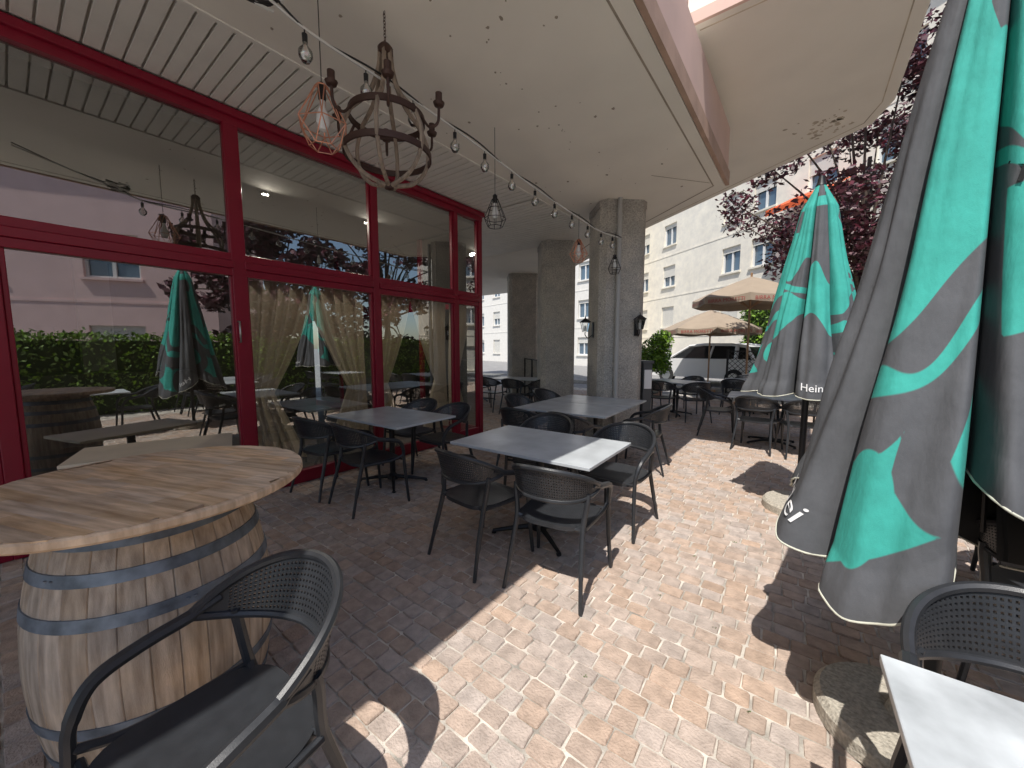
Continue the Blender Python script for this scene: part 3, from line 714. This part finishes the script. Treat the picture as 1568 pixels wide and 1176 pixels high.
# ------------------------------------------------------------------ chandelier
m_cw=M('weathered_wood',(.28,.22,.17),.8,var=.35,scale=5,stretch=(8,8,1)); m_iron=M('brown_iron',(.08,.045,.036),.55,metal=.5)
ce=empty('chandelier',(-2.33,1.68,0)); mb=MB()
for i in range(10):
    z=3.69-i*.02; a=i%2
    mb.tube([(.008*math.cos(t)*(1-a),.008*math.cos(t)*a,z+.014*math.sin(t)) for t in [k*6.283/8 for k in range(8)]],.0025,4,1,close=True)
mb.lathe([(.0,3.50),(.03,3.495),(.05,3.47),(.05,3.43),(.03,3.42),(0,3.42)][::-1],(0,0,0),16,1)
for k in range(6):
    a=k*math.pi/3+.2; c,s_=math.cos(a),math.sin(a)
    def pp(r,z): return (r*c,r*s_,z)
    pts=cr([pp(.035,3.45),pp(.05,3.33),pp(.11,3.17),pp(.235,3.03)],6); mb.tube(pts,.016,6,0)
    pts=cr([pp(.235,3.03),pp(.285,2.9),pp(.265,2.76),pp(.17,2.65),pp(.02,2.60)],6); mb.tube(pts,.015,6,0)
for z,r in ((3.03,.24),(2.80,.28)):
    mb.lathe([(r-.004,z-.02),(r+.008,z-.02),(r+.008,z+.02),(r-.004,z+.02),(r-.004,z-.02)],(0,0,0),40,1,cap=False)
mb.lathe([(0,2.57),(.03,2.58),(.03,2.62),(0,2.63)],(0,0,0),12,1)
for k in range(6):
    a=k*2*math.pi/6+.45; c,s_=math.cos(a),math.sin(a)
    mb.tube(cr([(.24*c,.24*s_,3.03),(.30*c,.30*s_,2.95),(.36*c,.36*s_,2.97),(.37*c,.37*s_,3.07)],6),.009,6,1)
    mb.lathe([(0,3.06),(.03,3.07),(.038,3.09),(.022,3.095),(.022,3.15),(0,3.15)],(.37*c,.37*s_,0),12,1)
mb.obj('frame',[m_cw,m_iron],parent=ce,smooth=True,auto=40)
m_copper=M('copper_wire',(.75,.36,.24),.35,metal=.7); m_bulb=M('frosted_bulb',(.8,.8,.78),.25); 
def pendant(x,y,zc,mat,s=1.,ztop=3.45,kind=0):
    e=empty('pendant_lamp',(x,y,0)); mb=MB(); z=zc
    if kind==0: lv=[(.03,.17),(.125,-.02),(.07,-.13)]; n=6
    else: lv=[(.03,.14),(.07,.05),(.11,-.05),(.075,-.13)]; n=8
    lv=[(a*s,z+b*s) for a,b in lv]
    rings=[[(r*math.cos(2*math.pi*i/n+(q%2)*math.pi/n*(kind==0)),r*math.sin(2*math.pi*i/n+(q%2)*math.pi/n*(kind==0)),zz) for i in range(n)] for q,(r,zz) in enumerate(lv)]
    for q,rg in enumerate(rings):
        for i in range(n): mb.tube([rg[i],rg[(i+1)%n]],.0036,5,0)
        if q:
            for i in range(n):
                mb.tube([rings[q-1][i],rg[i]],.0036,5,0)
                if kind==0: mb.tube([rings[q-1][i],rg[(i-1)%n if q%2 else (i+1)%n]],.0036,5,0)
    mb.lathe([(.0,z+.10*s),(.022,z+.105*s),(.024,z+.175*s),(.01,z+.19*s),(0,z+.19*s)],(0,0,0),12,1)
    mb.lathe([(0,z-.05*s),(.02*s,z-.045*s),(.034*s,z-.01*s),(.03*s,z+.03*s),(.016,z+.07*s),(.016,z+.10*s)],(0,0,0),16,2)
    mb.tube([(0,0,z+.18*s),(0,0,ztop)],.003,5,1)
    mb.obj('cage',[mat,m_blackm,m_bulb],parent=e,smooth=True,auto=40)
pendant(-2.47,1.31,2.90,m_copper,1.2,3.70); pendant(-2.6,3.14,2.86,m_blackm,1.0,3.69,1)
pendant(-2.4,4.58,2.72,m_copper,.9,3.2); pendant(-2.27,5.45,2.68,m_blackm,.85,3.15,1)
pendant(-3.4,-.55,2.6,m_blackm,1.,3.7,1)
e=empty('string_lights'); mb=MB()
ctrl=[(-2.45,.2,3.5),(-2.36,.85,3.36),(-2.33,1.2,3.27),(-2.33,1.9,3.26),(-2.33,2.6,3.22),(-2.34,3.4,3.16),(-2.34,4.2,3.12),(-2.32,5.0,3.08),(-2.28,5.68,3.12)]
c1=cr(ctrl,10); mb.tube(c1,.008,6,0)
mb.tube([p+Vector((.012*math.sin(i*.5),.0,.014+.012*math.cos(i*.5))) for i,p in enumerate(c1)],.006,6,1)
for k in range(9):
    a=k*1.1; mb.tube(cr([(-2.37+.07*math.cos(a+i),.95+.10*math.sin(a+i*1.3),3.36+.04*math.sin(a*2+i)) for i in range(4)],4),.008,5,k%2)
for i in range(12):
    y=1.15+i*.39; p=min(c1,key=lambda q:abs(q.y-y)); x,yy,z=p
    mb.tube([(x,yy,z),(x,yy,z-.03)],.004,5,1); mb.lathe([(0,z-.075),(.014,z-.075),(.015,z-.03),(0,z-.025)],(x,yy,0),10,1)
    mb.lathe([(0,z-.18),(.022,z-.175),(.038,z-.148),(.038,z-.12),(.014,z-.09),(.013,z-.075)],(x,yy,0),14,2)
    mb.tube([(x-.006,yy,z-.08),(x-.008,yy,z-.13),(x+.008,yy,z-.13),(x+.006,yy,z-.08)],.0012,4,3)
mb.obj('cable_and_bulbs',[M('white_cable',(.7,.7,.68),.5),m_blackm,glassmat('bulb_glass',(.9,.9,.88),.28),m_copper],parent=e,smooth=True,auto=45)
# ------------------------------------------------------------------ things on column
def lantern(x,y,z,rz):
    mb=MB(); mt=Matrix.Translation((x,y,z))@Matrix.Rotation(rz,4,'Z')
    T=lambda p: mt@Vector(p)
    mb.box(-.035,.035,0,.015,-.12,.12,0,mt)
    mb.tube([T(p) for p in cr([(0,.015,-.08),(0,.08,-.13),(0,.13,-.08),(0,.13,-.03)],5)],.007,6,0)
    for sx in (-1,1):
        for sy in (-1,1): mb.tube([T((sx*.035,.13+sy*.035,-.03)),T((sx*.06,.13+sy*.06,.12))],.005,4,0)
    mb.add([T(p) for p in [(-.035,.095,-.03),(.035,.095,-.03),(.035,.165,-.03),(-.035,.165,-.03),(-.06,.07,.12),(.06,.07,.12),(.06,.19,.12),(-.06,.19,.12)]],[(0,1,5,4),(1,2,6,5),(2,3,7,6),(3,0,4,7)],1)
    mb.add([T(p) for p in [(-.08,.05,.12),(.08,.05,.12),(.08,.21,.12),(-.08,.21,.12),(-.02,.11,.18),(.02,.11,.18),(.02,.15,.18),(-.02,.15,.18)]],[(3,2,1,0),(0,1,5,4),(1,2,6,5),(2,3,7,6),(3,0,4,7),(4,5,6,7)],0)
    mb.tube([T((0,.13,.18)),T((0,.13,.23))],[.012,.003],6,0); mb.tube([T((0,.13,-.02)),T((0,.13,.07))],.02,8,2)
    mb.obj('wall_lantern',[m_blackm,m_clear,m_bulb])
c,s_=math.cos(R(42)),math.sin(R(42))
def colpt(u,v): return (-2.5+u*c-v*s_,6.05+u*s_+v*c)
p=colpt(-.365,-.05); lantern(p[0],p[1],1.78,R(42+90)); p=colpt(.22,-.365); lantern(p[0],p[1],1.8,R(42+180))
mb=MB(); p=colpt(-.10,-.41); mb.lathe([(.035,0),(.035,3.7)],(p[0],p[1],0),14)
for z in (.6,2.0,3.3): mb.lathe([(.041,z),(.041,z+.03)],(p[0],p[1],0),14)
mb.obj('downpipe',[m_pipe],smooth=True,auto=40)
mb=MB(); p=colpt(.45,-.1); mt=Matrix.Translation((p[0],p[1],0))@Matrix.Rotation(R(42),4,'Z')
mb.box(-.07,.07,-.22,.22,.2,1.25,0,mt); mb.box(-.09,.09,-.24,.24,1.25,1.29,0,mt); mb.box(-.05,.05,-.2,.2,0,.2,0,mt); mb.box(-.06,.06,-.235,-.221,.85,1.15,1,mt)
mb.obj('menu_cabinet',[M('dark_grey_panel',(.08,.085,.09),.5),m_white],bevel=.004)
mb=MB(); a=Vector((-4.7,7.7,0)); b=Vector((-6.8,9.6,0)); 
for k in range(3):
    p=a.lerp(b,k/3+.01); q=a.lerp(b,(k+1)/3-.01); mb.add([(p.x,p.y,.1),(q.x,q.y,.1),(q.x,q.y,1.15),(p.x,p.y,1.15)],[(0,1,2,3)],1)
    for r_ in (p,q): mb.lathe([(.02,0),(.02,1.18)],(r_.x,r_.y,0),8,0)
    mb.tube([(p.x,p.y,1.16),(q.x,q.y,1.16)],.018,6,0)
mb.obj('glass_windbreak',[m_blackm,glassmat('smoked_glass',(.45,.47,.48),.12)])
